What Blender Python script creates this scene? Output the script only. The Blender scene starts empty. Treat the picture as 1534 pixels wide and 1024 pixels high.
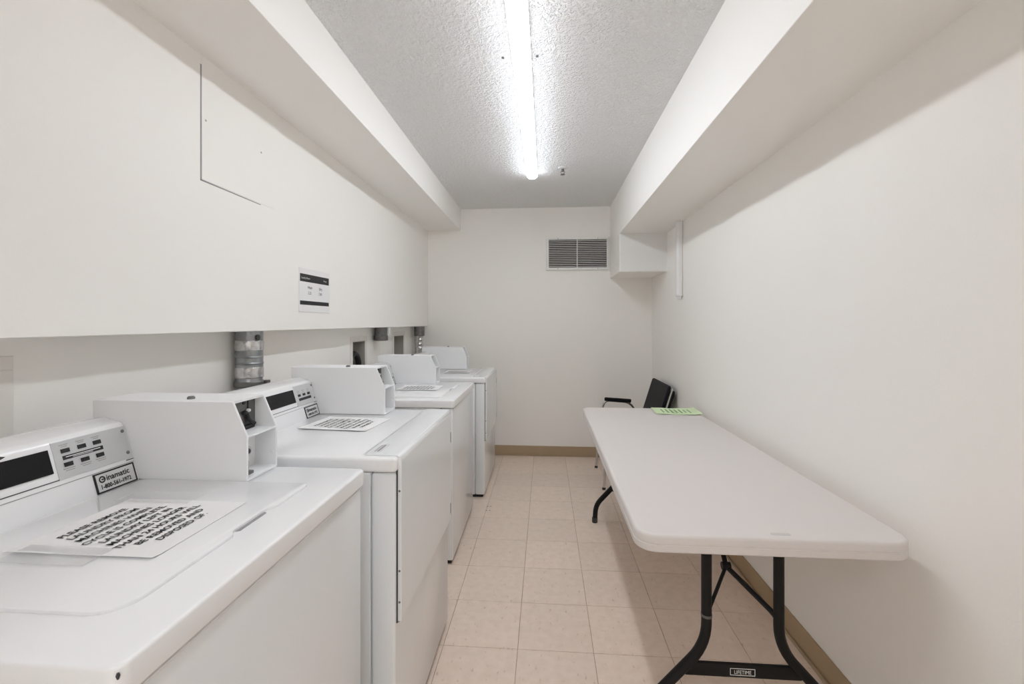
import bpy, bmesh, math, random
from mathutils import Vector, Matrix
random.seed(4)
S = bpy.context.scene
C = S.collection
PI = math.pi

# ------------------------------------------------------------------ camera, world, exposure
FPX, CAMH = 676.0, 1.32
cam = bpy.data.cameras.new('camera')
cam_o = bpy.data.objects.new('camera', cam); C.objects.link(cam_o)
cam.sensor_fit = 'HORIZONTAL'; cam.sensor_width = 36.0
cam.lens = 36.0 * FPX / 1534.0
cam.shift_y = -29.0 / 1534.0
cam.clip_start = 0.02
cam_o.location = (0, 0, CAMH)
cam_o.rotation_euler = (PI / 2, 0, math.atan(50.0 / FPX))
S.camera = cam_o
w = bpy.data.worlds.new('world'); S.world = w; w.use_nodes = True
w.node_tree.nodes['Background'].inputs[0].default_value = (0.8, 0.85, 0.9, 1)
w.node_tree.nodes['Background'].inputs[1].default_value = 0.3
S.view_settings.view_transform = 'Standard'
S.view_settings.look = 'None'
S.view_settings.gamma = 1.0
S.view_settings.use_curve_mapping = False
S.view_settings.exposure = 0.28
S.cycles.max_bounces = 18
S.cycles.diffuse_bounces = 14
TUBE_STRENGTH = 18.5
HALL_FILL_STRENGTH = 9.0  # strength of the added fill light behind the viewer

# ------------------------------------------------------------------ materials
def lin(h):
    h = h.lstrip('#')
    v = [int(h[i:i + 2], 16) / 255 for i in (0, 2, 4)]
    return tuple((c / 12.92 if c <= .04045 else ((c + .055) / 1.055) ** 2.4) for c in v) + (1,)

def mat(name, col, rough=.5, metal=0, bump=0, bscale=200, var=0, vscale=3, coat=0, emit=None, spec=None):
    m = bpy.data.materials.new(name); m.use_nodes = True
    nt = m.node_tree; b = nt.nodes['Principled BSDF']
    col = lin(col) if isinstance(col, str) else tuple(col) + (1,)
    b.inputs['Base Color'].default_value = col
    b.inputs['Roughness'].default_value = rough
    b.inputs['Metallic'].default_value = metal
    b.inputs['Coat Weight'].default_value = coat
    if spec is not None: b.inputs['Specular IOR Level'].default_value = spec
    tc = nt.nodes.new('ShaderNodeTexCoord')
    if var:
        n = nt.nodes.new('ShaderNodeTexNoise'); n.inputs['Scale'].default_value = vscale
        n.inputs['Detail'].default_value = 5
        nt.links.new(tc.outputs['Object'], n.inputs['Vector'])
        mx = nt.nodes.new('ShaderNodeMix'); mx.data_type = 'RGBA'
        mx.inputs[6].default_value = tuple(c * (1 - var) for c in col[:3]) + (1,)
        mx.inputs[7].default_value = tuple(min(1, c * (1 + var)) for c in col[:3]) + (1,)
        nt.links.new(n.outputs['Fac'], mx.inputs[0])
        nt.links.new(mx.outputs[2], b.inputs['Base Color'])
    if bump:
        n = nt.nodes.new('ShaderNodeTexNoise'); n.inputs['Scale'].default_value = bscale
        n.inputs['Detail'].default_value = 3
        nt.links.new(tc.outputs['Object'], n.inputs['Vector'])
        bp = nt.nodes.new('ShaderNodeBump'); bp.inputs['Strength'].default_value = bump
        bp.inputs['Distance'].default_value = .002
        nt.links.new(n.outputs['Fac'], bp.inputs['Height'])
        nt.links.new(bp.outputs[0], b.inputs['Normal'])
    if emit:
        b.inputs['Emission Color'].default_value = emit[0]
        b.inputs['Emission Strength'].default_value = emit[1]
    return m

M = {}
M['wall'] = mat('wall_paint', (.905, .890, .858), .55, bump=.12, bscale=140, var=.012, vscale=1.2)
M['white_panel'] = mat('corner_front_white', (.80, .80, .79), .5, bump=.05)  # more neutral white than the walls, for the corner box front
M['ceil'] = mat('ceiling_stipple', (.92, .92, .92), .9)
M['tile'] = mat('vinyl_tile', (.62, .50, .41), .38)
M['grout'] = mat('tile_joint', (.36, .28, .22), .8)
M['base'] = mat('vinyl_baseboard', (.40, .30, .19), .5, var=.08, vscale=6)
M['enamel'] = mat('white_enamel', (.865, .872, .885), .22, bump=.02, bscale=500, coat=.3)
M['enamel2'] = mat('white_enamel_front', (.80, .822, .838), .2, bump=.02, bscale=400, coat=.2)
M['coin'] = mat('white_powder_coat', (.835, .845, .858), .42, bump=.06, bscale=700)
M['plate'] = mat('brushed_grey_plate', (.60, .61, .62), .35, metal=.25)
M['seam'] = mat('dark_seam', (.05, .05, .055), .7)
M['seamg'] = mat('grey_seam', (.30, .30, .31), .7)
M['window'] = mat('smoked_display', (.010, .010, .011), .25, spec=.2)
M['black'] = mat('black_print', (.015, .015, .017), .6)
M['paper'] = mat('white_paper', (.84, .84, .84), .55, bump=.1, bscale=30)
M['film'] = mat('clear_tape_film', (.80, .80, .805), .15, coat=.5, bump=.5, bscale=18)
M['film'].node_tree.nodes['Principled BSDF'].inputs['Alpha'].default_value = .28
M['stick'] = mat('grey_sticker', (.66, .66, .67), .5)
M['green'] = mat('green_paper', (.66, .82, .52), .6, var=.05, vscale=20)
M['greenink'] = mat('dark_green_ink', (.16, .28, .12), .7)
M['white_ink'] = mat('white_ink', (.85, .85, .85), .6)
M['table'] = mat('blow_moulded_plastic', (.69, .65, .63), .5, bump=.25, bscale=380)
M['table_mark'] = mat('moulded_mark', (.58, .545, .53), .5)
M['tsteel'] = mat('black_powder_steel', (.008, .0075, .007), .5, spec=.25)
M['chrome'] = mat('chrome_tube', (.62, .61, .60), .25, metal=1)
M['vinyl'] = mat('black_vinyl', (.010, .010, .012), .5, bump=.2, bscale=300, spec=.12)
M['galv'] = mat('galvanised_steel', (.33, .345, .355), .30, metal=.95, var=.55, vscale=22)
M['foil'] = mat('aluminium_foil_tape', (.62, .62, .62), .20, metal=.97, bump=1.0, bscale=70, var=.4, vscale=60)
M['rubber'] = mat('black_rubber', (.015, .016, .015), .5)
M['steel'] = mat('dull_steel', (.20, .20, .195), .38, metal=.85, var=.4, vscale=40)
M['boxplastic'] = mat('outlet_box_plastic', (.80, .775, .735), .5)
M['boxin'] = mat('outlet_box_inside_shaded', (.42, .40, .37), .7)  # darker than the faceplate: shade inside the boxes put into the colour
M['plastic'] = mat('white_plastic', (.82, .82, .82), .35)
M['grille'] = mat('white_grille', (.80, .80, .79), .45)
M['dark'] = mat('dark_cavity', (.025, .025, .025), .9)
M['tube'] = mat('glowing_diffuser', (.9, .9, .9), .4, emit=((.95, 1, 1.07, 1), TUBE_STRENGTH))
M['hall_fill'] = mat('glowing_fill_panel', (.9, .9, .9), .4, emit=((.95, 1, 1.07, 1), HALL_FILL_STRENGTH))  # added fill lamp, out of view in the hallway
M['housing'] = mat('white_housing', (.85, .85, .85), .4)
M['door'] = mat('door_paint', (.62, .60, .56), .45)
M['scuff'] = mat('scuff', (.30, .29, .28), .8)

def setup_ceiling():
    nt = M['ceil'].node_tree; b = nt.nodes['Principled BSDF']
    tc = nt.nodes.new('ShaderNodeTexCoord')
    v = nt.nodes.new('ShaderNodeTexNoise'); v.inputs['Scale'].default_value = 60; v.inputs['Detail'].default_value = 3.5
    v.inputs['Roughness'].default_value = .62
    nt.links.new(tc.outputs['Object'], v.inputs['Vector'])
    r = nt.nodes.new('ShaderNodeValToRGB'); r.color_ramp.elements[0].position = .40; r.color_ramp.elements[1].position = .62
    nt.links.new(v.outputs['Fac'], r.inputs[0])
    bp = nt.nodes.new('ShaderNodeBump'); bp.inputs['Strength'].default_value = 1.0; bp.inputs['Distance'].default_value = .0065
    nt.links.new(r.outputs[0], bp.inputs['Height']); nt.links.new(bp.outputs[0], b.inputs['Normal'])
setup_ceiling()

def setup_tile():
    nt = M['tile'].node_tree; b = nt.nodes['Principled BSDF']
    tc = nt.nodes.new('ShaderNodeNewGeometry')
    oi = nt.nodes.new('ShaderNodeObjectInfo')
    n1 = nt.nodes.new('ShaderNodeTexNoise'); n1.inputs['Scale'].default_value = 26; n1.inputs['Detail'].default_value = 6
    n2 = nt.nodes.new('ShaderNodeTexNoise'); n2.inputs['Scale'].default_value = 70; n2.inputs['Detail'].default_value = 2
    mp = nt.nodes.new('ShaderNodeMapping'); mp.inputs['Scale'].default_value = (1, .45, 1)
    nt.links.new(tc.outputs['Position'], n1.inputs['Vector'])
    nt.links.new(tc.outputs['Position'], mp.inputs[0]); nt.links.new(mp.outputs[0], n2.inputs['Vector'])
    r1 = nt.nodes.new('ShaderNodeValToRGB')
    r1.color_ramp.elements[0].position = .3; r1.color_ramp.elements[0].color = (.74, .61, .51, 1)
    r1.color_ramp.elements[1].position = .7; r1.color_ramp.elements[1].color = (.81, .68, .58, 1)
    nt.links.new(n1.outputs['Fac'], r1.inputs[0])
    r2 = nt.nodes.new('ShaderNodeValToRGB')
    r2.color_ramp.elements[0].position = .64; r2.color_ramp.elements[0].color = (1, 1, 1, 1)
    r2.color_ramp.elements[1].position = .74; r2.color_ramp.elements[1].color = (.80, .76, .73, 1)
    nt.links.new(n2.outputs['Fac'], r2.inputs[0])
    mx = nt.nodes.new('ShaderNodeMix'); mx.data_type = 'RGBA'; mx.blend_type = 'MULTIPLY'; mx.inputs[0].default_value = 1
    nt.links.new(r1.outputs[0], mx.inputs[6]); nt.links.new(r2.outputs[0], mx.inputs[7])
    hs = nt.nodes.new('ShaderNodeHueSaturation')
    ma = nt.nodes.new('ShaderNodeMapRange'); ma.inputs[3].default_value = .96; ma.inputs[4].default_value = 1.03
    nt.links.new(oi.outputs['Random'], ma.inputs[0]); nt.links.new(ma.outputs[0], hs.inputs['Value'])
    nt.links.new(mx.outputs[2], hs.inputs['Color']); nt.links.new(hs.outputs[0], b.inputs['Base Color'])
setup_tile()

# ------------------------------------------------------------------ mesh helpers
def new(): return bmesh.new()

def box(bm, x0, x1, y0, y1, z0, z1, bev=0, seg=2):
    t = bmesh.new()
    bmesh.ops.create_cube(t, size=1)
    for v in t.verts:
        v.co = Vector(((x0 + x1) / 2 + v.co.x * (x1 - x0), (y0 + y1) / 2 + v.co.y * (y1 - y0), (z0 + z1) / 2 + v.co.z * (z1 - z0)))
    if bev: bmesh.ops.bevel(t, geom=t.edges[:], offset=bev, segments=seg, affect='EDGES', profile=.5)
    merge(bm, t); return bm

def merge(bm, t, mtx=None):
    me = bpy.data.meshes.new('tmp'); t.to_mesh(me); t.free()
    if mtx: me.transform(mtx)
    bm.from_mesh(me); bpy.data.meshes.remove(me)

def prism(bm, poly, a0, a1, axis='z', bev=0, seg=2):
    """extrude a 2-D outline; axis z: (x,y), axis y: (x,z), axis x: (y,z)"""
    def P(p, a):
        return {'z': (p[0], p[1], a), 'y': (p[0], a, p[1]), 'x': (a, p[0], p[1])}[axis]
    t = bmesh.new()
    A = [t.verts.new(P(p, a0)) for p in poly]; B = [t.verts.new(P(p, a1)) for p in poly]
    n = len(poly)
    t.faces.new(A); t.faces.new(B[::-1])
    for i in range(n): t.faces.new((A[i], B[i], B[(i + 1) % n], A[(i + 1) % n]))
    bmesh.ops.recalc_face_normals(t, faces=t.faces[:])
    if bev:
        bmesh.ops.bevel(t, geom=[e for e in t.edges if len(e.link_faces) == 2 and e.calc_face_angle() > .5], offset=bev, segments=seg, affect='EDGES', profile=.5)
    merge(bm, t); return bm

def rrect(x0, x1, y0, y1, r, n=6):
    out = []
    rs = r if isinstance(r, (tuple, list)) else (r,) * 4
    for k, (cx, cy, sx, sy) in enumerate(((x1, y1, -1, -1), (x0, y1, 1, -1), (x0, y0, 1, 1), (x1, y0, -1, 1))):
        q = rs[k]
        for i in range(n + 1):
            a = k * PI / 2 + i / n * PI / 2
            out.append((cx + sx * q + q * math.cos(a), cy + sy * q + q * math.sin(a)))
    return out

def lathe(bm, prof, c=(0, 0, 0), axis='z', seg=20):
    t = bmesh.new(); rings = []
    for r, h in prof:
        rings.append([t.verts.new((max(r, 1e-5) * math.cos(2 * PI * i / seg), max(r, 1e-5) * math.sin(2 * PI * i / seg), h)) for i in range(seg)])
    for a, b in zip(rings, rings[1:]):
        for i in range(seg): t.faces.new((a[i], a[(i + 1) % seg], b[(i + 1) % seg], b[i]))
    t.faces.new(rings[0][::-1]); t.faces.new(rings[-1])
    R = {'z': Matrix.Identity(4), 'x': Matrix.Rotation(PI / 2, 4, 'Y'), 'y': Matrix.Rotation(-PI / 2, 4, 'X'), '-y': Matrix.Rotation(PI / 2, 4, 'X')}[axis]
    bmesh.ops.recalc_face_normals(t, faces=t.faces[:])
    merge(bm, t, Matrix.Translation(c) @ R); return bm

def fillet(pts, r, n=5):
    pts = [Vector(p) for p in pts]; out = [pts[0]]
    for a, b, c in zip(pts, pts[1:], pts[2:]):
        d1, d2 = (a - b), (c - b)
        q = min(r, d1.length * .45, d2.length * .45)
        p1, p2 = b + d1.normalized() * q, b + d2.normalized() * q
        for i in range(n + 1):
            t = i / n
            out.append((1 - t) ** 2 * p1 + 2 * t * (1 - t) * b + t * t * p2)
    out.append(pts[-1]); return out

def tube(bm, pts, r, seg=10):
    pts = [Vector(p) for p in pts]; t = bmesh.new(); rings = []
    up = Vector((0, 0, 1))
    d0 = (pts[1] - pts[0]).normalized()
    nrm = d0.cross(up if abs(d0.z) < .9 else Vector((1, 0, 0))).normalized()
    for i, p in enumerate(pts):
        d = ((pts[min(i + 1, len(pts) - 1)] - p).normalized() + (p - pts[max(i - 1, 0)]).normalized())
        d.normalize()
        nrm = (nrm - d * nrm.dot(d)).normalized(); bi = d.cross(nrm)
        rr = r[i] if isinstance(r, (list, tuple)) else r
        rings.append([t.verts.new(p + rr * (math.cos(2 * PI * k / seg) * nrm + math.sin(2 * PI * k / seg) * bi)) for k in range(seg)])
    for a, b in zip(rings, rings[1:]):
        for k in range(seg): t.faces.new((a[k], a[(k + 1) % seg], b[(k + 1) % seg], b[k]))
    t.faces.new(rings[0][::-1]); t.faces.new(rings[-1])
    bmesh.ops.recalc_face_normals(t, faces=t.faces[:])
    merge(bm, t); return bm

def quad(bm, pts):
    bm.faces.new([bm.verts.new(p) for p in pts]); return bm

def text(bm, s, size, mtx, align='LEFT', squeeze=1.0, bold=0):
    cu = bpy.data.curves.new('t', 'FONT'); cu.body = s; cu.size = size; cu.align_x = align; cu.resolution_u = 2; cu.offset = bold
    o = bpy.data.objects.new('t', cu); C.objects.link(o)
    dg = bpy.context.evaluated_depsgraph_get()
    me = bpy.data.meshes.new_from_object(o.evaluated_get(dg))
    me.transform(mtx @ Matrix.Diagonal((squeeze, 1, 1, 1)))
    bm.from_mesh(me)
    bpy.data.objects.remove(o); bpy.data.meshes.remove(me); bpy.data.curves.remove(cu)

def frame(o, u, v):
    """matrix whose local x,y run along u,v from o"""
    u, v = Vector(u).normalized(), Vector(v).normalized(); n = u.cross(v)
    return Matrix(((u.x, v.x, n.x, o[0]), (u.y, v.y, n.y, o[1]), (u.z, v.z, n.z, o[2]), (0, 0, 0, 1)))

PRINT = ('lettering', 'band_lettering', 'fine_print', 'bar_print', 'print')
def obj(name, bm, m, parent=None, smooth=True, loc=None):
    me = bpy.data.meshes.new(name)
    bm.to_mesh(me); bm.free()
    if smooth:
        me.polygons.foreach_set('use_smooth', [True] * len(me.polygons))
        try: me.set_sharp_from_angle(angle=math.radians(35))
        except Exception: pass
    me.materials.append(M[m])
    o = bpy.data.objects.new(name, me); C.objects.link(o)
    if name in PRINT: o['kind'] = 'stuff'          # fine print, too small to pick apart
    if parent: o.parent = parent
    if loc: o.location = loc
    return o

def tag(o, label, cat, group=None):
    o['label'] = label; o['category'] = cat
    if group: o['group'] = group
    return o

def thing(name, label, cat, loc=(0, 0, 0), rz=0, group=None):
    o = bpy.data.objects.new(name, None); C.objects.link(o)
    o.empty_display_size = .1; o.location = loc; o.rotation_euler = (0, 0, rz)
    return tag(o, label, cat, group)

def struct(name, bm, m, label=None, smooth=False, parent=None):
    o = obj(name, bm, m, parent, smooth)
    if not parent:
        o['kind'] = 'structure'
        if label: o['label'] = label
    return o

# ------------------------------------------------------------------ the room
YB, YF = 4.49, -0.35            # far wall, wall behind the viewer
XL, XLU, XR = -1.30, -1.185, 1.035
ZC = 2.46
SLX, SLZ = -0.85, 2.246         # left soffit edge
SRX, SRZ = 0.635, 2.085         # right soffit edge
ZU = 1.285                      # underside of the furred-out wall

# floor: slab and separate vinyl tiles
fl = struct('floor', box(new(), XL - .1, XR + .1, YF - .1, YB + .1, -.10, -.003), 'grout', 'beige speckled vinyl tile floor')
TS = .3048
gx, gy, gap = -.112, 1.822, .0011
def cuts(o, lo, hi):
    k = math.ceil((lo - o) / TS); c = [lo]
    while o + k * TS < hi:
        if o + k * TS > lo + 1e-6: c.append(o + k * TS)
        k += 1
    return c + [hi]
tm = {}
cx, cy = cuts(gx, XL, XR), cuts(gy, YF, YB)
for x0, x1 in zip(cx, cx[1:]):
    for y0, y1 in zip(cy, cy[1:]):
        key = (round(x1 - x0, 4), round(y1 - y0, 4))
        if key not in tm:
            hx, hy = key[0] / 2 - gap, key[1] / 2 - gap
            b = new(); box(b, -hx, hx, -hy, hy, -.003, 0, .0004, 1)
            o = obj('floor_tile', b, 'tile', fl, smooth=False); tm[key] = o.data
        else:
            o = bpy.data.objects.new('floor_tile', tm[key]); C.objects.link(o); o.parent = fl
        o.location = ((x0 + x1) / 2, (y0 + y1) / 2, 0)
b = new()
for dx, dy in ((-.012, .02), (.012, .022), (-.008, -.05), (.014, -.047)):
    lathe(b, [(.006, .0002), (.006, .0006)], (-.404 + dx, 3.2 + dy, 0), seg=8)
obj('floor_bolt_mark', b, 'scuff', fl)

struct('ceiling', box(new(), XL - .1, XR + .1, YF - .1, YB + .1, ZC, ZC + .1), 'ceil', 'white stippled ceiling')
struct('wall_back', box(new(), XL - .1, XR + .1, YB, YB + .1, -.1, ZC), 'wall', 'cream far wall with vent')
struct('wall_right', box(new(), XR, XR + .1, YF, YB, -.1, ZC), 'wall', 'long cream right wall')
b = new(); box(b, XL - .1, -.52, YF - .1, YF, -.1, ZC); box(b, .52, XR + .1, YF - .1, YF, -.1, ZC); box(b, -.52, .52, YF - .1, YF, 2.12, ZC)
struct('wall_front', b, 'wall', 'cream wall behind the viewer with an added open doorway')  # opening added to let the hallway fill light in
# unseen hallway, added so that soft fill light comes in through the doorway
HY = -2.0
struct('floor_hall', box(new(), -2.1, 2.1, HY - .1, YF - .1, -.1, 0), 'tile', 'beige floor of the added hallway')
struct('ceiling_hall', box(new(), -2.1, 2.1, HY - .1, YF - .1, ZC, ZC + .1), 'ceil', 'white ceiling of the added hallway')
b = new(); box(b, -2.1, 2.1, HY - .1, HY, 0, ZC); box(b, -2.1, -2.0, HY, YF - .1, 0, ZC); box(b, 2.0, 2.1, HY, YF - .1, 0, ZC)
box(b, -2.0, XL - .1, YF - .11, YF - .1, 0, ZC); box(b, XR + .1, 2.0, YF - .11, YF - .1, 0, ZC)
struct('wall_hall', b, 'wall', 'cream walls of the added hallway')

# lower left wall with three openings for the laundry outlet boxes
OUT = [(.715, .975, .99, 1.205), (2.955, 3.165, .985, 1.190), (3.79, 4.05, 1.01, 1.205)]
b = new()
ys = [YF] + [v for o in OUT for v in o[:2]] + [YB]
for i in range(0, len(ys), 2): box(b, XL - .02, XL, ys[i], ys[i + 1], -.1, ZU + .05)
for y0, y1, z0, z1 in OUT:
    box(b, XL - .02, XL, y0, y1, -.1, z0); box(b, XL - .02, XL, y0, y1, z1, ZU + .05)
box(b, XL - .22, XL - .12, YF, YB, -.1, ZC)
struct('wall_left', b, 'wall', 'recessed cream left wall behind the machines')
b = new(); box(b, XL - .12, XLU, YF, YB, ZU, ZC, .002, 1)
struct('wall_left_upper', b, 'wall', 'furred-out upper left wall above the machines')
b = new(); box(b, XLU - .02, SLX, YF, YB, SLZ, ZC + .01, .003, 2)
struct('soffit_left', b, 'wall', 'boxed cream soffit along the left wall')
b = new(); box(b, SRX, XR + .02, YF, YB, SRZ, ZC + .01, .003, 2)
struct('soffit_right', b, 'wall', 'boxed cream soffit along the right wall')
b = new(); box(b, SRX + .0005, XR + .01, 3.935, YB, 1.755, SRZ + .01, .003, 2)
cb = struct('soffit_corner', b, 'wall', 'short boxed drop in the far right corner')
b = new(); box(b, SRX + .006, XR, 3.929, 3.937, 1.76, SRZ)
obj('front_panel', b, 'white_panel', cb, smooth=False)

def baseboard(name, x0, x1, y0, y1, cap):
    b = new(); box(b, x0, x1, y0, y1, 0, .098, .003, 2)
    o = struct(name, b, 'base', 'brown vinyl baseboard'); return o
baseboard('baseboard_back', XL, XR, YB - .008, YB, 0)
baseboard('baseboard_right', XR - .008, XR, YF, YB - .008, 0)
baseboard('baseboard_left', XL, XL + .008, YF, YB - .008, 0)
b = new(); box(b, XL + .012, XR - .012, YB - .020, YB - .009, 0, .012, .004, 2)
obj('base_toe', b, 'base', bpy.data.objects['baseboard_back'])
b = new(); box(b, XR - .020, XR - .009, YF, YB - .025, 0, .012, .004, 2)
obj('base_toe', b, 'base', bpy.data.objects['baseboard_right'])

# casing of the added doorway and the fill light added beyond it
b = new()
for x0, x1 in ((-.585, -.522), (.522, .585)): box(b, x0, x1, YF, YF + .018, 0, 2.185)
box(b, -.522, .522, YF, YF + .018, 2.122, 2.185)
struct('trim_1', b, 'door', 'painted casing of the added doorway')
t = thing('hallway_fill_light', 'rectangular fill light added in the unseen hallway behind the doorway', 'light', (0, -1.2, ZC))
b = new(); box(b, -.63, .63, -.33, .33, -.03, 0, .004); obj('frame', b, 'housing', t)
b = new(); box(b, -.60, .60, -.30, .30, -.036, -.029, .002); obj('diffuser', b, 'hall_fill', t)

# ------------------------------------------------------------------ ceiling light
LX, LY0, LY1 = -.099, .96, 3.40
t = thing('ceiling_light', 'long glowing white strip light down the middle of the ceiling', 'light', (LX, (LY0 + LY1) / 2, ZC))
hl = (LY1 - LY0) / 2
b = new(); box(b, -.038, .038, -hl + .01, hl - .02, -.039, 0, .004); obj('housing', b, 'housing', t)
b = new()
prof = []
for i in range(17):
    a = PI + PI * i / 16
    prof.append((.039 * math.cos(a), -.040 + .022 * math.sin(a)))
prof = [(-.037, -.038)] + prof + [(.037, -.038)]
prism(b, prof, -hl + .012, hl - .012, 'y'); obj('diffuser', b, 'tube', t)
for s in (-1, 1):
    b = new()
    tt = bmesh.new()
    bmesh.ops.create_uvsphere(tt, u_segments=20, v_segments=10, radius=1)
    for v in tt.verts:
        v.co = Vector((v.co.x * .039, s * (hl - .012) + v.co.y * .036, -.040 + v.co.z * (.022 if v.co.z < 0 else .032)))
    merge(b, tt); obj('end_cap', b, 'tube', t)
for x, lab in ((-.182, 'small screw in the ceiling left of the strip light'), (-.035, 'small screw in the ceiling right of the strip light')):
    b = new(); lathe(b, [(.006, -.005), (.006, -.002), (.003, 0)], (x, 1.93, ZC), seg=10)
    tag(obj('ceiling_screw', b, 'steel'), lab, 'screw')

# sprinkler
t = thing('fire_sprinkler', 'small metal sprinkler head on the ceiling beyond the strip light', 'sprinkler', (.127, 3.34, ZC))
b = new(); lathe(b, [(.034, 0), (.033, -.005), (.014, -.010), (.010, -.010)][::-1]); obj('escutcheon', b, 'housing', t)
b = new(); lathe(b, [(.009, -.028), (.009, -.008)]); obj('body', b, 'steel', t)
b = new()
for s in (-1, 1): tube(b, [(s * .008, 0, -.024), (s * .016, 0, -.034), (s * .003, 0, -.048)], .0022, 6)
obj('yoke', b, 'steel', t)
b = new(); lathe(b, [(.016, -.052), (.017, -.050), (.003, -.047)], seg=14); obj('deflector', b, 'steel', t)

# ------------------------------------------------------------------ return-air grille
t = thing('air_vent_grille', 'white louvred air vent high on the far wall', 'vent', (.3135, YB, 1.837))
W, Hh = .306, .323
b = new(); box(b, -W + .02, W - .02, -.004, -.001, .02, Hh - .02); obj('backing', b, 'dark', t)
b = new()
for x0, x1, z0, z1 in ((-W, W, Hh - .024, Hh), (-W, W, 0, .026), (-W, -W + .026, .02, Hh - .02), (W - .02, W, .02, Hh - .02)):
    box(b, x0, x1, -.022, 0, z0, z1, .003, 1)
obj('frame', b, 'grille', t)
b = new(); box(b, -.006, .002, -.021, -.004, .02, Hh - .02); obj('mullion', b, 'grille', t)
N = 15
dz = (Hh - .054) / N
sm = [None, None]
for k in range(N):
    for q, (x0, x1) in enumerate(((-W + .026, -.006), (.002, W - .02))):
        if sm[q] is None:
            b = new()
            tt = bmesh.new(); bmesh.ops.create_cube(tt, size=1)
            R = Matrix.Translation(((x0 + x1) / 2, -.012, 0)) @ Matrix.Rotation(math.radians(-32), 4, 'X')
            for v in tt.verts: v.co = R @ Vector((v.co.x * (x1 - x0), v.co.y * .0095, v.co.z * .0024))
            merge(b, tt); o = obj('slat', b, 'grille', t, smooth=False); sm[q] = o.data
        else:
            o = bpy.data.objects.new('slat', sm[q]); C.objects.link(o); o.parent = t
        o.location = (0, 0, .028 + dz * (k + .5))
for x, z in ((-.19, Hh - .012), (.20, .013), (-.19, .013), (.20, Hh - .012)):
    b = new(); lathe(b, [(.004, 0), (.003, .002)], (x, -.022, z), '-y', 8); obj('screw', b, 'steel', t)

# white pipe sleeve hanging down the right wall
t = thing('pipe_sleeve', 'white plastic conduit running down the right wall from the soffit', 'conduit', (XR, 3.51, 1.50))
b = new(); prism(b, rrect(-.046, 0, -.03, .03, .016), .03, SRZ - 1.50, 'z'); obj('cover', b, 'plastic', t)
b = new(); prism(b, rrect(-.049, 0, -.034, .034, .016), .022, .036, 'z', .002); obj('end_collar', b, 'plastic', t)
b = new(); lathe(b, [(.016, 0), (.018, .004), (.018, .024)], (-.024, 0, 0)); obj('pipe_stub', b, 'plastic', t)
b = new(); prism(b, rrect(-.049, 0, -.034, .034, .016), SRZ - 1.50 - .012, SRZ - 1.50 - .001, 'z', .002); obj('end_collar', b, 'plastic', t)

# access panel in the upper left wall
t = thing('access_panel', 'painted access panel with open seam on the upper left wall', 'panel', (XLU, 1.47, 1.81))
b = new(); box(b, -.002, .0014, .006, .42, .006, SLZ - 1.81 - .01, .0007, 1); obj('panel', b, 'wall', t, smooth=False)
b = new(); box(b, -.002, .0009, 0, .0052, 0, .401); obj('seam', b, 'seamg', t, smooth=False)
b = new(); prism(b, [(0, 0), (0, .005), (.33, .003), (.33, .0)], -.002, .0009, 'x'); obj('seam', b, 'seamg', t, smooth=False)
for y, z in ((.024, .216), (.332, .22)):
    b = new(); lathe(b, [(.004, .0012), (.003, .0026)], (0, y, z), 'x', 8); obj('screw', b, 'boxin', t)

# price notice on the upper left wall
t = thing('price_notice', 'white printed notice with two black bands on the upper left wall', 'sign', (XLU, 2.092, 1.372))
b = new(); box(b, 0, .003, 0, .306, 0, .217, .0008, 1); obj('sheet', b, 'paper', t, smooth=False)
b = new(); box(b, .003, .0034, .006, .296, .150, .188); box(b, .003, .0034, .006, .296, .036, .056); obj('band', b, 'black', t, smooth=False)
b = new()
fm = lambda y, z: frame((.0042, y, z), (0, 1, 0), (0, 0, 1))
text(b, 'Laundry Room', .0135, fm(.016, .164)); text(b, 'Prices', .0135, fm(.236, .164))
obj('band_lettering', b, 'white_ink', t, smooth=False)
b = new()
text(b, 'Wash', .019, fm(.075, .117)); text(b, 'Dry', .019, fm(.190, .117)); text(b, '2.25', .019, fm(.079, .090)); text(b, '2.00', .019, fm(.185, .090))
obj('lettering', b, 'black', t, smooth=False)

# ------------------------------------------------------------------ ducts and outlet boxes behind the machines
t = thing('dryer_duct', 'thick galvanised duct with foil tape dropping behind the nearer dryer', 'duct', (-1.242, 1.812, .30))
z0 = .30
b = new(); lathe(b, [(.051, 0), (.051, .75), (.0535, .755), (.0535, .775), (.051, .78), (.052, .80), (.052, .985)], seg=28); obj('pipe', b, 'galv', t)
b = new(); lathe(b, [(.0525, .905), (.0542, .909), (.0535, .925), (.0545, .937), (.0532, .943), (.0525, .945)], seg=28); obj('foil_tape', b, 'foil', t)
b = new(); lathe(b, [(.0525, .79), (.0545, .793), (.0535, .815), (.0545, .83), (.0525, .834)], seg=28); obj('foil_tape', b, 'foil', t)
b = new(); lathe(b, [(.0535, .752), (.057, .756), (.057, .772), (.0535, .776)], seg=28)
obj('clamp_band', b, 'steel', t)
b = new(); box(b, .045, .066, .022, .044, .752, .776, .003); obj('clamp_screw', b, 'steel', t)
b = new(); lathe(b, [(.013, 0), (.013, .003), (.004, .004)], (.0495, -.020, .958), 'x', 14)
obj('plug_hole', b, 'rubber', t)
b = new(); lathe(b, [(.052, .845), (.0545, .85), (.052, .856)], seg=28); lathe(b, [(.052, .872), (.0535, .876), (.052, .88)], seg=28); obj('seam_ring', b, 'galv', t)

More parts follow.
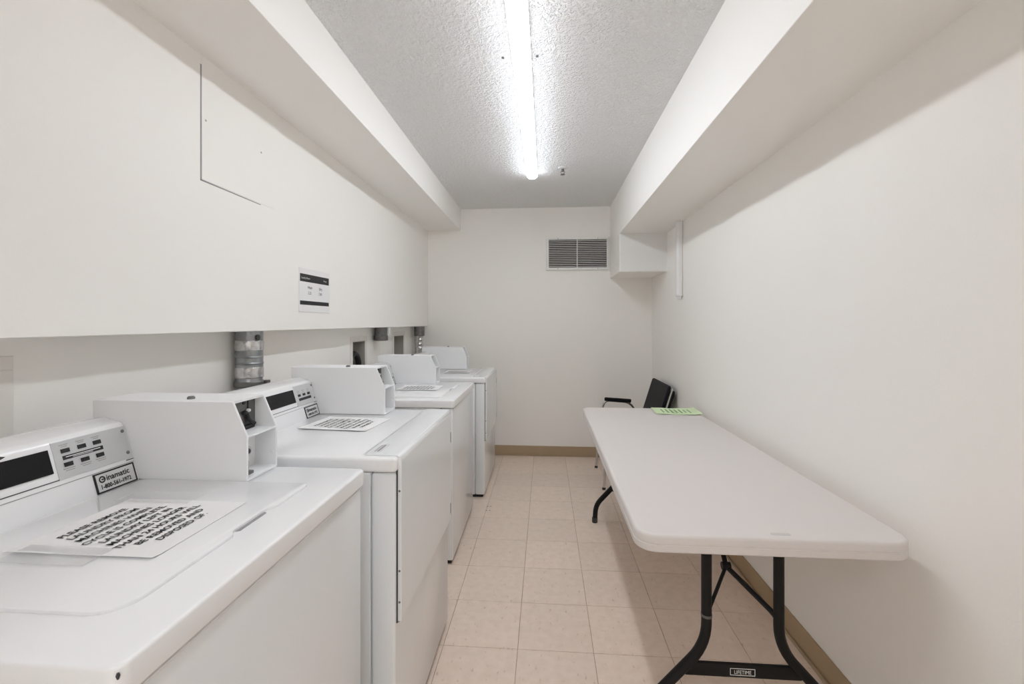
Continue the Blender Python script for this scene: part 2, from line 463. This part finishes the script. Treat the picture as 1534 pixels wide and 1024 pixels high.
t = thing('duct_collar', 'short dark steel duct stub under the upper wall between the outlet boxes', 'duct', (-1.243, 3.34, 1.185))
b = new(); lathe(b, [(.050, 0), (.052, .004), (.052, .035), (.048, .038), (.048, .099)], seg=24); obj('collar', b, 'steel', t)
b = new(); lathe(b, [(.044, -.001), (.044, .002)], seg=20); obj('opening', b, 'dark', t)
b = new(); box(b, .036, .056, .02, .05, .045, .0985, .003); obj('strap', b, 'plastic', t)

t = thing('foil_flex_duct', 'crinkled silver foil flex duct in the far left corner', 'duct', (-1.228, 4.33, .30))
prof = []
for i in range(46):
    prof.append((.034 + (.007 if i % 2 else 0) + random.uniform(-.002, .002), i * .0198))
b = new(); lathe(b, prof, seg=18); obj('hose', b, 'foil', t)
b = new(); lathe(b, [(.047, .890), (.05, .893), (.05, .984)], seg=18); obj('collar', b, 'steel', t)
t = thing('dark_upright', 'thin dark upright cylinder in the far left corner beside foil duct', 'pipe', (-1.280, 4.44, .1))
b = new(); lathe(b, [(.015, 0), (.015, 1.184)], seg=12); obj('pipe', b, 'steel', t)  # thin dark cylinder along the dark line in the corner
b = new(); lathe(b, [(.017, 1.13), (.0175, 1.132), (.0175, 1.18)], seg=12); obj('upright_sleeve', b, 'steel', t)

labs = ['cream laundry outlet box at the left edge above the nearest washer', 'cream laundry outlet box with black hose above the nearer dryer', 'cream laundry outlet box without hose near the foil duct']
for k, (y0, y1, z0, z1) in enumerate(OUT):
    t = thing('laundry_outlet_box', labs[k], 'outlet box', (XL, y0, z0), 0, 'laundry outlet boxes in the left wall')
    ww, hh = y1 - y0, z1 - z0
    e = .034
    b = new()
    for a0, a1, c0, c1 in ((-e, ww + e, hh, hh + e), (-e, ww + e, -e, 0), (-e, 0, 0, hh), (ww, ww + e, 0, hh)):
        box(b, 0, .006, a0, a1, c0, c1, .0015, 1)
    obj('faceplate', b, 'boxplastic', t)
    b = new()
    box(b, -.092, -.088, .001, ww - .001, .001, hh - .001)
    for a0, a1, c0, c1 in ((.0005, .004, .001, hh - .001), (ww - .004, ww - .0005, .001, hh - .001)): box(b, -.09, .003, a0, a1, c0, c1)
    box(b, -.09, .003, .001, ww - .001, .0005, .004); box(b, -.09, .003, .001, ww - .001, hh - .004, hh - .0005)
    obj('back_box', b, 'boxin', t, smooth=False)
    b = new(); lathe(b, [(.012, 0), (.012, .03), (.02, .03), (.02, .045)], (-.05, ww * .3, .004)); obj('valve', b, 'steel', t)
    if k == 1:
        pts = [(-.035, ww * .52 + .082 * math.cos(a), .012 + .105 * math.sin(a)) for a in [PI * i / 14 for i in range(15)]]
        b = new(); tube(b, [(p[0], p[1], max(p[2], .004)) for p in pts], .020, 12); obj('hose', b, 'rubber', t)
        b = new(); tube(b, [(-.03, .020, .004), (-.025, .022, .095), (-.03, .034, .130)], .017, 10); obj('hose', b, 'rubber', t)
        b = new(); lathe(b, [(.026, .004), (.026, .03), (.015, .036)], (-.02, ww * .46, 0)); obj('hose_nut', b, 'plastic', t)
    if k == 2:
        b = new(); tube(b, [(-.03, .03, .004), (-.03, .035, .05)], .014, 10); obj('hose', b, 'rubber', t)

# ------------------------------------------------------------------ machines
# local frame: x = 0 at the front of the machine (aisle), negative towards the wall; y = 0 at the nearer side
CONB, CONT = (-.524, 0.0), (-.567, .143)        # foot and top of the slanted console face (x, height above deck)
def machine(kind, label, x, y, wdt, zt, rz, group):
    washer = kind == 'washer'
    t = thing('washing_machine' if washer else 'tumble_dryer', label, 'washer' if washer else 'dryer', (x, y, 0), rz, group)
    back = -.655
    zb = .022
    deck_t = .042
    zd = zt - deck_t
    # feet
    for fx in (-.06, back + .06):
        for fy in (.05, wdt - .05):
            b = new(); lathe(b, [(.022, 0), (.022, .010), (.012, .012), (.012, .035)], (fx, fy, 0), seg=12); obj('foot', b, 'rubber', t)
    b = new(); box(b, back + .03, -.020, .022, wdt - .022, .0015, zb + .004); obj('under_shade', b, 'dark', t, smooth=False)  # near-black block standing in for the shade under the machine
    # cabinet (three sides) and front panel
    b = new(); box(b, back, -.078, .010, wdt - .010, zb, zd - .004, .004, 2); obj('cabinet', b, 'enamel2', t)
    fp = None
    b = new(); box(b, -.0755, -.008 if washer else -.005, .008, wdt - .008, zb, zd - .004, .008, 3)
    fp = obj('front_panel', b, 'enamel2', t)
    b = new(); box(b, -.60, -.030, .022, wdt - .022, zd - .006, zd + .002); obj('gasket', b, 'seam', t, smooth=False)
    # top deck with rolled edge
    b = new()
    if washer: prism(b, rrect(back, 0, 0, wdt, .018), zd, zt, 'z', .005, 3)
    else: prism(b, rrect(back, 0, 0, wdt, .012), zd, zt, 'z', .010, 4)
    obj('deck', b, 'enamel', t)
    yc = wdt - .125                                  # nearer side of the coin box
    # console
    h = CONT[1]
    b = new()
    poly = [(CONB[0], zt - .002), (CONT[0] + .004, zt + h - .012), (CONT[0] - .006, zt + h), (CONT[0] - .05, zt + h + .012), (back + .002, zt + h + .008), (back + .002, zt - .002)]
    prism(b, poly, .008, yc - .001, 'y', .0035, 2)
    con = obj('console', b, 'enamel', t)
    L = math.hypot(CONT[0] - CONB[0], h)
    n = Vector((h, 0, -(CONT[0] - CONB[0]))).normalized()
    sv = Vector((CONT[0] - CONB[0], 0, h)).normalized()
    def onc(u, v, d=0): return Vector((CONB[0], yc + u, zt)) + sv * v + n * d          # u: along, from the coin box
    def slab(bm, u0, u1, v0, v1, d, d0=-.001):
        tt = bmesh.new(); P = [onc(u, v, q) for q in (d0, d) for u, v in ((u0, v0), (u1, v0), (u1, v1), (u0, v1))]
        V = [tt.verts.new(p) for p in P]
        for f in ((3, 2, 1, 0), (4, 5, 6, 7), (0, 1, 5, 4), (1, 2, 6, 5), (2, 3, 7, 6), (3, 0, 4, 7)): tt.faces.new([V[i] for i in f])
        bmesh.ops.recalc_face_normals(tt, faces=tt.faces[:]); merge(bm, tt)
    if washer: wu, pu, pv, Lx = (-.352, -.181), (-.173, -.006), (.060, .140), (-.149, -.114, -.080)
    else: wu, pu, pv, Lx = (-.324, -.151), (-.145, -.004), (.058, .140), (-.119, -.084, -.050)
    b = new(); slab(b, wu[0], wu[1], .077, .128, .0022); obj('display_window', b, 'window', t, smooth=False)
    b = new(); slab(b, pu[0], pu[1], pv[0], pv[1], .0016); pl = obj('control_plate', b, 'plate', t, smooth=False)
    b = new(); slab(b, -yc + .014, pu[0], .0595, .0615, .0006); slab(b, -.022, -.004, .0555, .0572, .002); obj('console_seam', b, 'seam', t, smooth=False)
    b = new(); slab(b, -yc + .014, -.004, .049, .0505, .0005); obj('console_crease', b, 'seamg', t, smooth=False)
    rows = (.118, .088) if washer else (.0995,)
    for v in rows:
        for u in Lx:
            b = new(); slab(b, u - .0085, u + .0085, v - .0045, v + .0045, .0035); obj('indicator_button', b, 'black', t, smooth=False)
    b = new()
    if washer: slab(b, Lx[0] - .008, Lx[2] + .011, .0985, .1075, .0022)
    else: slab(b, Lx[0] - .008, Lx[2] + .013, .078, .0885, .0022)
    obj('printed_bar', b, 'black', t, smooth=False)
    b = new()                                         # rows of fine print, too small to read
    for u in Lx:
        if washer:
            slab(b, u - .010, u + .008, .1305, .1318, .0021); slab(b, u - .006, u + .006, .1268, .1280, .0021)
            slab(b, u - .012, u + .012, .0785, .0798, .0021); slab(b, u - .008, u + .010, .0745, .0758, .0021)
        else:
            slab(b, u - .010, u + .009, .1165, .1178, .0021); slab(b, u - .006, u + .006, .112, .1132, .0021); slab(b, u - .009, u + .008, .1075, .1085, .0021)
    obj('fine_print', b, 'scuff', pl, smooth=False)
    if washer:
        b = new(); slab(b, Lx[0] - .002, Lx[2] + .004, .1032, .1048, .0030); slab(b, Lx[0] + .012, Lx[2] - .014, .1005, .1016, .0030)
        obj('bar_print', b, 'white_ink', pl, smooth=False)
    for v in (.128, .074):
        b = new(); lathe(b, [(.0042, 0), (.0042, .0015), (.002, .003)], (0, 0, 0), seg=10)
        bmesh.ops.transform(b, matrix=frame(onc(-.014, v, .0012), (0, 1, 0), sv), verts=b.verts[:]); obj('screw', b, 'steel', t)
    if washer:                                        # printed arrow above the display
        b = new(); P = [onc(u, v, .0008) for u, v in ((-.262, .139), (-.252, .1355), (-.262, .132), (-.282, .1325), (-.27, .1355), (-.282, .1385))]
        b.faces.new([b.verts.new(p) for p in P]); obj('printed_arrow', b, 'black', t, smooth=False)
    # owner's sticker
    b = new(); slab(b, -.107, -.008, .002, .048, .0014); st = obj('service_sticker', b, 'stick', t, smooth=False)
    b = new()
    for a in ((-.107, -.008, .0445, .048), (-.107, -.008, .002, .0055), (-.107, -.1035, .002, .048), (-.0115, -.008, .002, .048)): slab(b, *a, .0019)
    obj('border', b, 'black', st, smooth=False)
    b = new()
    fmx = lambda u, v: frame(onc(u, v, .0022), (0, 1, 0), sv)
    text(b, 'inamatic', .0185, fmx(-.081, .0265), squeeze=.93, bold=.0004)
    text(b, '1-800-561-1972', .0135, fmx(-.098, .0105), squeeze=.86, bold=.0004)
    tt = bmesh.new(); ring = []
    for i in range(20):
        a = 2 * PI * i / 20
        ring.append([tt.verts.new(onc(-.0905 + r * math.cos(a), .032 + r * math.sin(a), .0022)) for r in (.0078, .0046)])
    for i in range(20):
        j = (i + 1) % 20; tt.faces.new((ring[i][0], ring[j][0], ring[j][1], ring[i][1]))
    merge(b, tt); slab(b, -.092, -.083, .0305, .0335, .0023, .0018)
    obj('lettering', b, 'black', st, smooth=False)

    # coin box: closed shell with two open compartments towards the aisle
    ch, kz = .195, .110                               # height, height of the kink
    xf, xt, th = -.246, -.283, .006
    zz = zt + .001
    outline = [(back + .002, zz), (xf, zz), (xf, zz + kz), (xt, zz + ch), (back + .002, zz + ch)]
    b = new()
    prism(b, outline, yc, yc + th, 'y', .0015, 1); prism(b, outline, wdt - th, wdt, 'y', .0015, 1)
    box(b, back + .002, xt - .001, yc + th - .001, wdt - th + .001, zz + ch - th, zz + ch)                # roof
    box(b, back + .002, xf - .001, yc + th - .001, wdt - th + .001, zz, zz + th)                          # floor
    box(b, back + .002, back + .008, yc + th - .001, wdt - th + .001, zz + th, zz + ch - th)              # back
    box(b, -.312, xf - .001, yc + th - .001, wdt - th + .001, zz + kz - .004, zz + kz)                     # shelf
    cbx = obj('coin_box', b, 'coin', t)
    b = new(); box(b, -.312, -.306, yc + th, wdt - th, zz + kz, zz + ch - th); obj('coin_mechanism', b, 'steel', cbx)
    b = new(); box(b, -.3065, -.3045, yc + .087, yc + .091, zz + kz + .020, zz + ch - .010)
    tube(b, fillet([(-.304, yc + .082, zz + .150), (-.298, yc + .086, zz + .130), (-.293, yc + .100, zz + .121)], .01), .0045, 8)
    box(b, -.306, -.298, yc + .066, yc + .080, zz + .148, zz + .158, .003); box(b, -.306, -.296, yc + .060, yc + .105, zz + kz, zz + kz + .010, .002)
    obj('coin_slot', b, 'black', cbx)
    b = new(); lathe(b, [(.005, 0), (.005, .006), (.003, .009)], (-.305, yc + .085, zz + .158), 'x', 10); obj('coin_button', b, 'plastic', cbx)
    b = new(); lathe(b, [(.005, 0), (.005, .003)], (-.306, yc + .072, zz + .180), 'x', 8); obj('screw', b, 'seam', cbx)
    b = new(); box(b, -.312, -.306, yc + th, wdt - th, zz + th, zz + kz - .004); obj('vault_door', b, 'coin', cbx, smooth=False)
    b = new(); lathe(b, [(.015, 0), (.015, .036), (.013, .042), (.008, .042), (.007, .038)], (-.306, yc + .030, zz + .066), 'x', 20); obj('vault_lock', b, 'plate', cbx)
    b = new(); lathe(b, [(.006, .036), (.006, .045), (.003, .046)], (-.306, yc + .030, zz + .066), 'x', 14); obj('keyhole', b, 'seam', cbx)
    b = new(); box(b, -.306, -.268, yc + .018, yc + .040, zz + .016, zz + .042, .003); box(b, -.306, -.262, yc + .012, yc + .050, zz + th, zz + th + .008, .002); obj('lock_bracket', b, 'steel', cbx)
    b = new(); lathe(b, [(.005, 0), (.004, .003)], (xf - .012, wdt - th, zz + .040), '-y', 8); obj('screw', b, 'plastic', cbx)
    b = new(); lathe(b, [(.009, 0), (.009, .004), (.006, .007), (.002, .007)], (-.42, yc + .035, zz + ch), seg=14); obj('top_lock', b, 'steel', cbx)

    if washer:
        # lid: slab with rounded front corners and a finger notch in its front edge
        x0, x1, y0, y1 = CONB[0] + .018, -.086, .082, yc - .006
        r = .045
        b = new()
        hn = (y0 + y1) / 2 + .045                     # finger notch
        P = [(x0, y0)]
        for i in range(7):
            a = -PI / 2 + i / 6 * PI / 2; P.append((x1 - r + r * math.cos(a), y0 + r + r * math.sin(a)))
        P += [(x1, hn - .065), (x1 - .012, hn - .048), (x1 - .012, hn + .048), (x1, hn + .065)]
        for i in range(5):
            a = i / 4 * PI / 2; P.append((x1 - .015 + .015 * math.cos(a), y1 - .015 + .015 * math.sin(a)))
        P += [(x0, y1)]
        prism(b, P, zt - .002, zt + .0055, 'z', .0022, 2); obj('lid', b, 'enamel', t)
        b = new(); prism(b, [(x1 - .011, hn - .044), (x1 - .004, hn - .040), (x1 - .004, hn + .040), (x1 - .011, hn + .044)], zt - .002, zt + .0006, 'z'); obj('finger_notch_shade', b, 'seamg', t, smooth=False)  # grey sliver standing in for the shade in the finger notch
        b = new(); box(b, -.0082, -.006, .010, wdt - .010, zd - .0085, zd - .005, .001, 1); obj('front_bead', b, 'enamel', t)
    else:
        # door: flush flap on top that folds down over the front
        y0, y1 = .022, wdt - .006
        b = new(); poly = [(-.100, zt - .004), (-.100, zt + .0030), (-.098, zt + .0040), (-.004, zt + .0040), (.006, zt - .002), (.009, zt - .016), (.009, zt - .475), (-.018, zt - .475), (-.018, zt - .004)]
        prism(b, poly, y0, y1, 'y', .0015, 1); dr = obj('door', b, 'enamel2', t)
        b = new(); box(b, -.0062, -.0015, y0 - .0035, y0 + .0008, zt - .478, zt - .012); obj('door_gap', b, 'seam', t, smooth=False)
        b = new(); box(b, -.006, .0015, y0, y1, zt - .4785, zt - .474); obj('door_gap', b, 'seamg', t, smooth=False)
        for z in (zt - .115, zt - .425):
            b = new(); box(b, .008, .0102, y1 - .016, y1 - .009, z - .022, z + .022, .0005, 1); obj('hinge_slot', b, 'seam', t, smooth=False)
        for z in (zt - .10, zt - .33, zt - .42):
            b = new(); lathe(b, [(.0035, 0), (.0025, .002)], (.003, y0, z), '-y', 8); obj('door_screw', b, 'steel', t)
        b = new(); box(b, -.088, -.062, .045, .130, zt + .0038, zt + .0043); sk = obj('top_sticker', b, 'stick', t, smooth=False)
        b = new(); box(b, -.0835, -.0805, .052, .122, zt + .0043, zt + .0046); box(b, -.076, -.070, .052, .122, zt + .0043, zt + .0046); obj('print', b, 'scuff', sk, smooth=False)
        b = new(); box(b, -.110, -.1035, .03, wdt - .02, zt - .0004, zt + .0003); obj('flap_groove', b, 'plate', t, smooth=False)
    return t

GR = 'coin-operated laundry machines along the left wall'
MS = [
    machine('washer', 'white top-load coin washer nearest the camera, large notice on its lid', -.480, .474, .702, .930, 0, GR),
    machine('dryer', 'white coin dryer with door flap over its front, between the two washers', -.422, 1.25, .715, .935, 0, GR),
    machine('washer', 'white top-load coin washer between the two dryers', -.494, 2.42, .76, .897, math.radians(.8), GR),
    machine('dryer', 'white coin dryer farthest away, beside the far wall', -.452, 3.37, .75, .905, math.radians(.3), GR),
]
b = new(); lathe(b, [(.0010, -.004), (.0022, 0), (.0014, .003)], (-.0042, .0042, .919), seg=8); obj('chip', b, 'seam', MS[0])

LINES = ['PLEASE REMOVE', 'LAUNDRY FROM', 'MACHINES WHEN', 'CYCLE IS COMPLETE.', 'LAUNDRY LEFT IN', 'MACHINES LONGER', 'THAN 24 HOURS WILL', 'BE REMOVED AND', 'DISPOSED OF.']
def notice(label, x, y, z, rz, sx, sy, ts, film=False):
    """sheet centred at x, y; the text is read from the aisle: lines run along y and stack towards the aisle"""
    t = thing('paper_notice', label, 'notice', (x, y, z), rz, 'notices taped on the machines')
    b = new()
    n = 14
    g = [[None] * (n + 1) for _ in range(n + 1)]
    for i in range(n + 1):
        for j in range(n + 1):
            px, py = -sx / 2 + sx * i / n, -sy / 2 + sy * j / n
            e = max(0, abs(j / n - .5) - .42) * .03 * (1 if j < n / 2 else .3)
            g[i][j] = b.verts.new((px, py, .0012 + e + .0004 * math.sin(9 * i / n + 4 * j / n)))
    for i in range(n):
        for j in range(n): b.faces.new((g[i][j], g[i + 1][j], g[i + 1][j + 1], g[i][j + 1]))
    bot = bmesh.ops.extrude_face_region(b, geom=b.faces[:])
    bmesh.ops.translate(b, verts=[v for v in bot['geom'] if isinstance(v, bmesh.types.BMVert)], vec=(0, 0, -.0004))
    bmesh.ops.recalc_face_normals(b, faces=b.faces[:])
    obj('sheet', b, 'paper', t)
    b = new()
    st = sx * .76 / len(LINES)
    for k, s in enumerate(LINES):
        text(b, s, ts, frame((-sx * .39 + st * (k + .8), 0, .0024), (0, 1, 0), (-1, 0, 0)), 'CENTER', .98, bold=ts * .022)
    obj('lettering', b, 'black', t, smooth=False)
    if film:
        for y0, y1, x0, x1 in ((-sy / 2 - .030, -sy / 2 + .026, -sx / 2 + .02, sx / 2 - .09), (sy / 2 - .018, sy / 2 + .040, -sx / 2 - .02, sx / 2 - .12)):
            b = new(); box(b, x0, x1, y0, y1, .0030, .0033); obj('tape', b, 'film', t)
    return t
notice('large white notice taped on the lid of the nearest washer', -.768, .802, .9358, 0, .265, .232, .0182, True)
notice('white notice on the deck of the nearer dryer', -.757, 1.665, .9352, math.radians(-5), .265, .215, .0168)
notice('white notice on the lid of the washer between the dryers', -.800, 2.83, .9028, math.radians(1), .255, .215, .0168)
notice('yellowing notice on the deck of the farthest dryer', -.735, 3.76, .9052, math.radians(2), .215, .215, .0155)

# ------------------------------------------------------------------ folding table
TX0, TX1, TY0, TY1, TZ = .252, .985, 1.262, 3.135, .739
tcx = (TX0 + TX1) / 2
t = thing('folding_table', 'long pale plastic folding table with black steel legs against the right wall', 'table', (tcx, (TY0 + TY1) / 2, 0))
hx, hy = (TX1 - TX0) / 2, (TY1 - TY0) / 2
def ringloop(bm, inset, z, r=.06, n=8):
    return [bm.verts.new((x, y, z)) for x, y in rrect(-hx + inset, hx - inset, -hy + inset, hy - inset, max(.01, r - inset), n)]
b = new()
prof = [(.012, TZ - .050), (.004, TZ - .050), (.0005, TZ - .046), (0, TZ - .034), (0, TZ - .030), (.002, TZ - .0285), (.002, TZ - .027), (.0004, TZ - .0255), (.0006, TZ - .010), (.002, TZ - .005), (.005, TZ - .0015), (.010, TZ), (.016, TZ)]
rings = [ringloop(b, i, z) for i, z in prof]
m_ = len(rings[0])
for a, c_ in zip(rings, rings[1:]):
    for k in range(m_): b.faces.new((a[k], a[(k + 1) % m_], c_[(k + 1) % m_], c_[k]))
b.faces.new(rings[0][::-1]); b.faces.new(rings[-1])
bmesh.ops.recalc_face_normals(b, faces=b.faces[:])
top = obj('tabletop', b, 'table', t)
b = new(); prism(b, rrect(-.0, .052, -hy + .022, -hy + .036, .004), TZ - .001, TZ + .0005, 'z'); obj('moulded_mark', b, 'table_mark', t, smooth=False)
TL = .110
for q, ly in enumerate((1.47, 3.02)):
    y_ = ly - (TY0 + TY1) / 2
    dirn = 1 if q == 0 else -1
    for s in (-1, 1):
        b = new()
        tube(b, fillet([(s * TL, y_, TZ - .05), (s * TL, y_, .305), (s * .285, y_, .115), (s * .292, y_, .012)], .07, 7), .0158, 14)
        lg = obj('leg', b, 'tsteel', t)
        b = new(); lathe(b, [(.018, 0), (.0185, .004), (.0185, .03), (.0165, .032)], (s * .2922, y_, 0), seg=14); obj('foot_cap', b, 'rubber', lg)
    b = new()
    box(b, -.178, .178, y_ - .006, y_ + .006, .206, .248, .003, 2)
    br = obj('crossbar', b, 'tsteel', t)
    if q == 0:
        b = new()
        yy = y_ - .0064
        P = []
        x0, x1, z0, z1 = -.040, .036, .214, .236
        for (a0, a1, c0, c1) in ((x0, x1, z1 - .0016, z1), (x0, x1, z0, z0 + .0016), (x0, x0 + .0016, z0, z1), (x1 - .0016, x1, z0, z1)): box(b, a0, a1, yy - .0004, yy + .001, c0, c1)
        text(b, 'LIFETIME', .0165, frame(((x0 + x1) / 2, yy - .0006, .2192), (1, 0, 0), (0, 0, 1)), 'CENTER', .83)
        obj('maker_badge', b, 'white_ink', br, smooth=False)
    b = new(); tube(b, [(-TL, y_, .675), (TL, y_, .675)], .011, 10); obj('pivot_bar', b, 'tsteel', t)
    # folding brace
    pv = Vector((0, y_ + dirn * .13, .485))
    b = new(); tube(b, [pv, (0, y_ + dirn * .30, TZ - .055)], .0085, 8); obj('brace', b, 'tsteel', t)
    for s in (-1, 1):
        b = new(); tube(b, fillet([pv, (s * (TL - .012), y_ + dirn * .012, .405), (s * TL, y_ + dirn * .004, .385)], .02), .0085 if s > 0 else .006, 8); obj('brace', b, 'tsteel', t)
    b = new(); lathe(b, [(.013, -.014), (.013, .014)], pv, 'x', 12); obj('brace_pivot', b, 'tsteel', t)
    b = new(); lathe(b, [(.0172, .392), (.0172, .400)], (-TL, y_, 0), seg=14); obj('locking_ring', b, 'steel', t)

# green sheet on the table
t = thing('green_flyer', 'light green printed sheet on the far end of the folding table', 'paper', (.848, 3.015, TZ), math.radians(-3))
b = new(); n = 12
g = [[b.verts.new((-.140 + .280 * i / n, -.105 + .21 * j / n, .0015 + .010 * (abs(i / n - .5) * 2) ** 3 * (1 if i > n / 2 else .4) + .003 * math.sin(7 * i / n) ** 2)) for j in range(n + 1)] for i in range(n + 1)]
for i in range(n):
    for j in range(n): b.faces.new((g[i][j], g[i + 1][j], g[i + 1][j + 1], g[i][j + 1]))
bot = bmesh.ops.extrude_face_region(b, geom=b.faces[:])
bmesh.ops.translate(b, verts=[v for v in bot['geom'] if isinstance(v, bmesh.types.BMVert)], vec=(0, 0, -.0006))
bmesh.ops.recalc_face_normals(b, faces=b.faces[:]); obj('sheet', b, 'green', t)
b = new()
for k in range(7):
    x_ = -.085 + k * .028
    l_ = (.11, .12, .13, .10, .12, .09, .11)[k]
    for q in range(4):
        y0 = -l_ / 2 + q * l_ / 4
        box(b, x_ - .005, x_ + .004, y0, y0 + l_ / 4 - .008, .0052, .0056)
obj('print', b, 'greenink', t, smooth=False)

# ------------------------------------------------------------------ chair in the far right corner, facing left
CW = .54
t = thing('stacking_armchair', 'black vinyl chair with metal frame behind the far end of the table', 'chair', (.70, 3.885, 0))
hw = CW / 2
for s in (-1, 1):
    y_ = s * hw
    b = new(); tube(b, fillet([(-.238, y_, .008), (-.215, y_, .40), (-.165, y_, .615), (.06, y_, .600), (.135, y_, .49), (.155, y_, .41)], .05), .0105, 10); lg = obj('front_leg', b, 'chrome', t)
    b = new(); lathe(b, [(.014, 0), (.014, .014), (.011, .018)], (-.238, y_, 0), seg=10); obj('glide', b, 'rubber', lg)
    b = new(); prism(b, rrect(-.018, .018, -.12, .12, .017), -.008, .022, 'z', .006, 2)
    bmesh.ops.transform(b, matrix=Matrix.Translation((-.045, y_, .612)) @ Matrix.Rotation(math.radians(3.5), 4, 'Y') @ Matrix.Rotation(PI / 2, 4, 'Z'), verts=b.verts[:])
    obj('armrest', b, 'vinyl', t)
    yb = s * (hw - .03)
    b = new(); tube(b, fillet([(.255, yb, .008), (.17, yb, .41), (.205, yb, .55), (.283, yb, .80)], .06), .0105, 10); obj('rear_leg', b, 'chrome', t)
b = new(); prism(b, rrect(-.23, .20, -hw + .02, hw - .02, .05), .415, .465, 'z', .015, 3); obj('seat', b, 'vinyl', t)
b = new()
A = Vector((.205, 0, .52)); B = Vector((.297, 0, .815)); up = (B - A).normalized(); nn = Vector((-up.z, 0, up.x))
tt = bmesh.new()
pts = rrect(-hw + .0, hw - .0, 0, (B - A).length, .02, 4)
lo = [tt.verts.new(A + up * v + Vector((0, u, 0)) + nn * .010) for u, v in pts]
hi = [tt.verts.new(A + up * v + Vector((0, u, 0)) + nn * .034) for u, v in pts]
tt.faces.new(lo); tt.faces.new(hi[::-1])
for i in range(len(pts)): tt.faces.new((lo[i], lo[(i + 1) % len(pts)], hi[(i + 1) % len(pts)], hi[i]))
bmesh.ops.recalc_face_normals(tt, faces=tt.faces[:])
bmesh.ops.bevel(tt, geom=[e for e in tt.edges if e.calc_face_angle(0) > .8], offset=.006, segments=2, affect='EDGES')
merge(b, tt); obj('backrest', b, 'vinyl', t)
b = new()
pts2 = [A + up * v + nn * .002 + Vector((0, -hw - .002, 0)) for v in (.01, (B - A).length - .012)]
tube(b, pts2, .008, 8); obj('back_frame', b, 'chrome', t)
b = new()
tt = bmesh.new()
lo = [tt.verts.new(A + up * v + Vector((0, u, 0)) - nn * .028) for u, v in rrect(-hw + .0, hw - .01, .0, (B - A).length - .03, .02, 4)]
hi = [tt.verts.new(A + up * v + Vector((0, u, 0)) - nn * .010) for u, v in rrect(-hw + .0, hw - .01, .0, (B - A).length - .03, .02, 4)]
tt.faces.new(lo); tt.faces.new(hi[::-1])
for i in range(len(lo)): tt.faces.new((lo[i], lo[(i + 1) % len(lo)], hi[(i + 1) % len(lo)], hi[i]))
bmesh.ops.recalc_face_normals(tt, faces=tt.faces[:]); merge(b, tt); obj('back_shell', b, 'vinyl', t)
b = new(); tube(b, [(.165, -hw + .03, .40), (.165, hw - .03, .40)], .0095, 8); obj('stretcher', b, 'chrome', t)
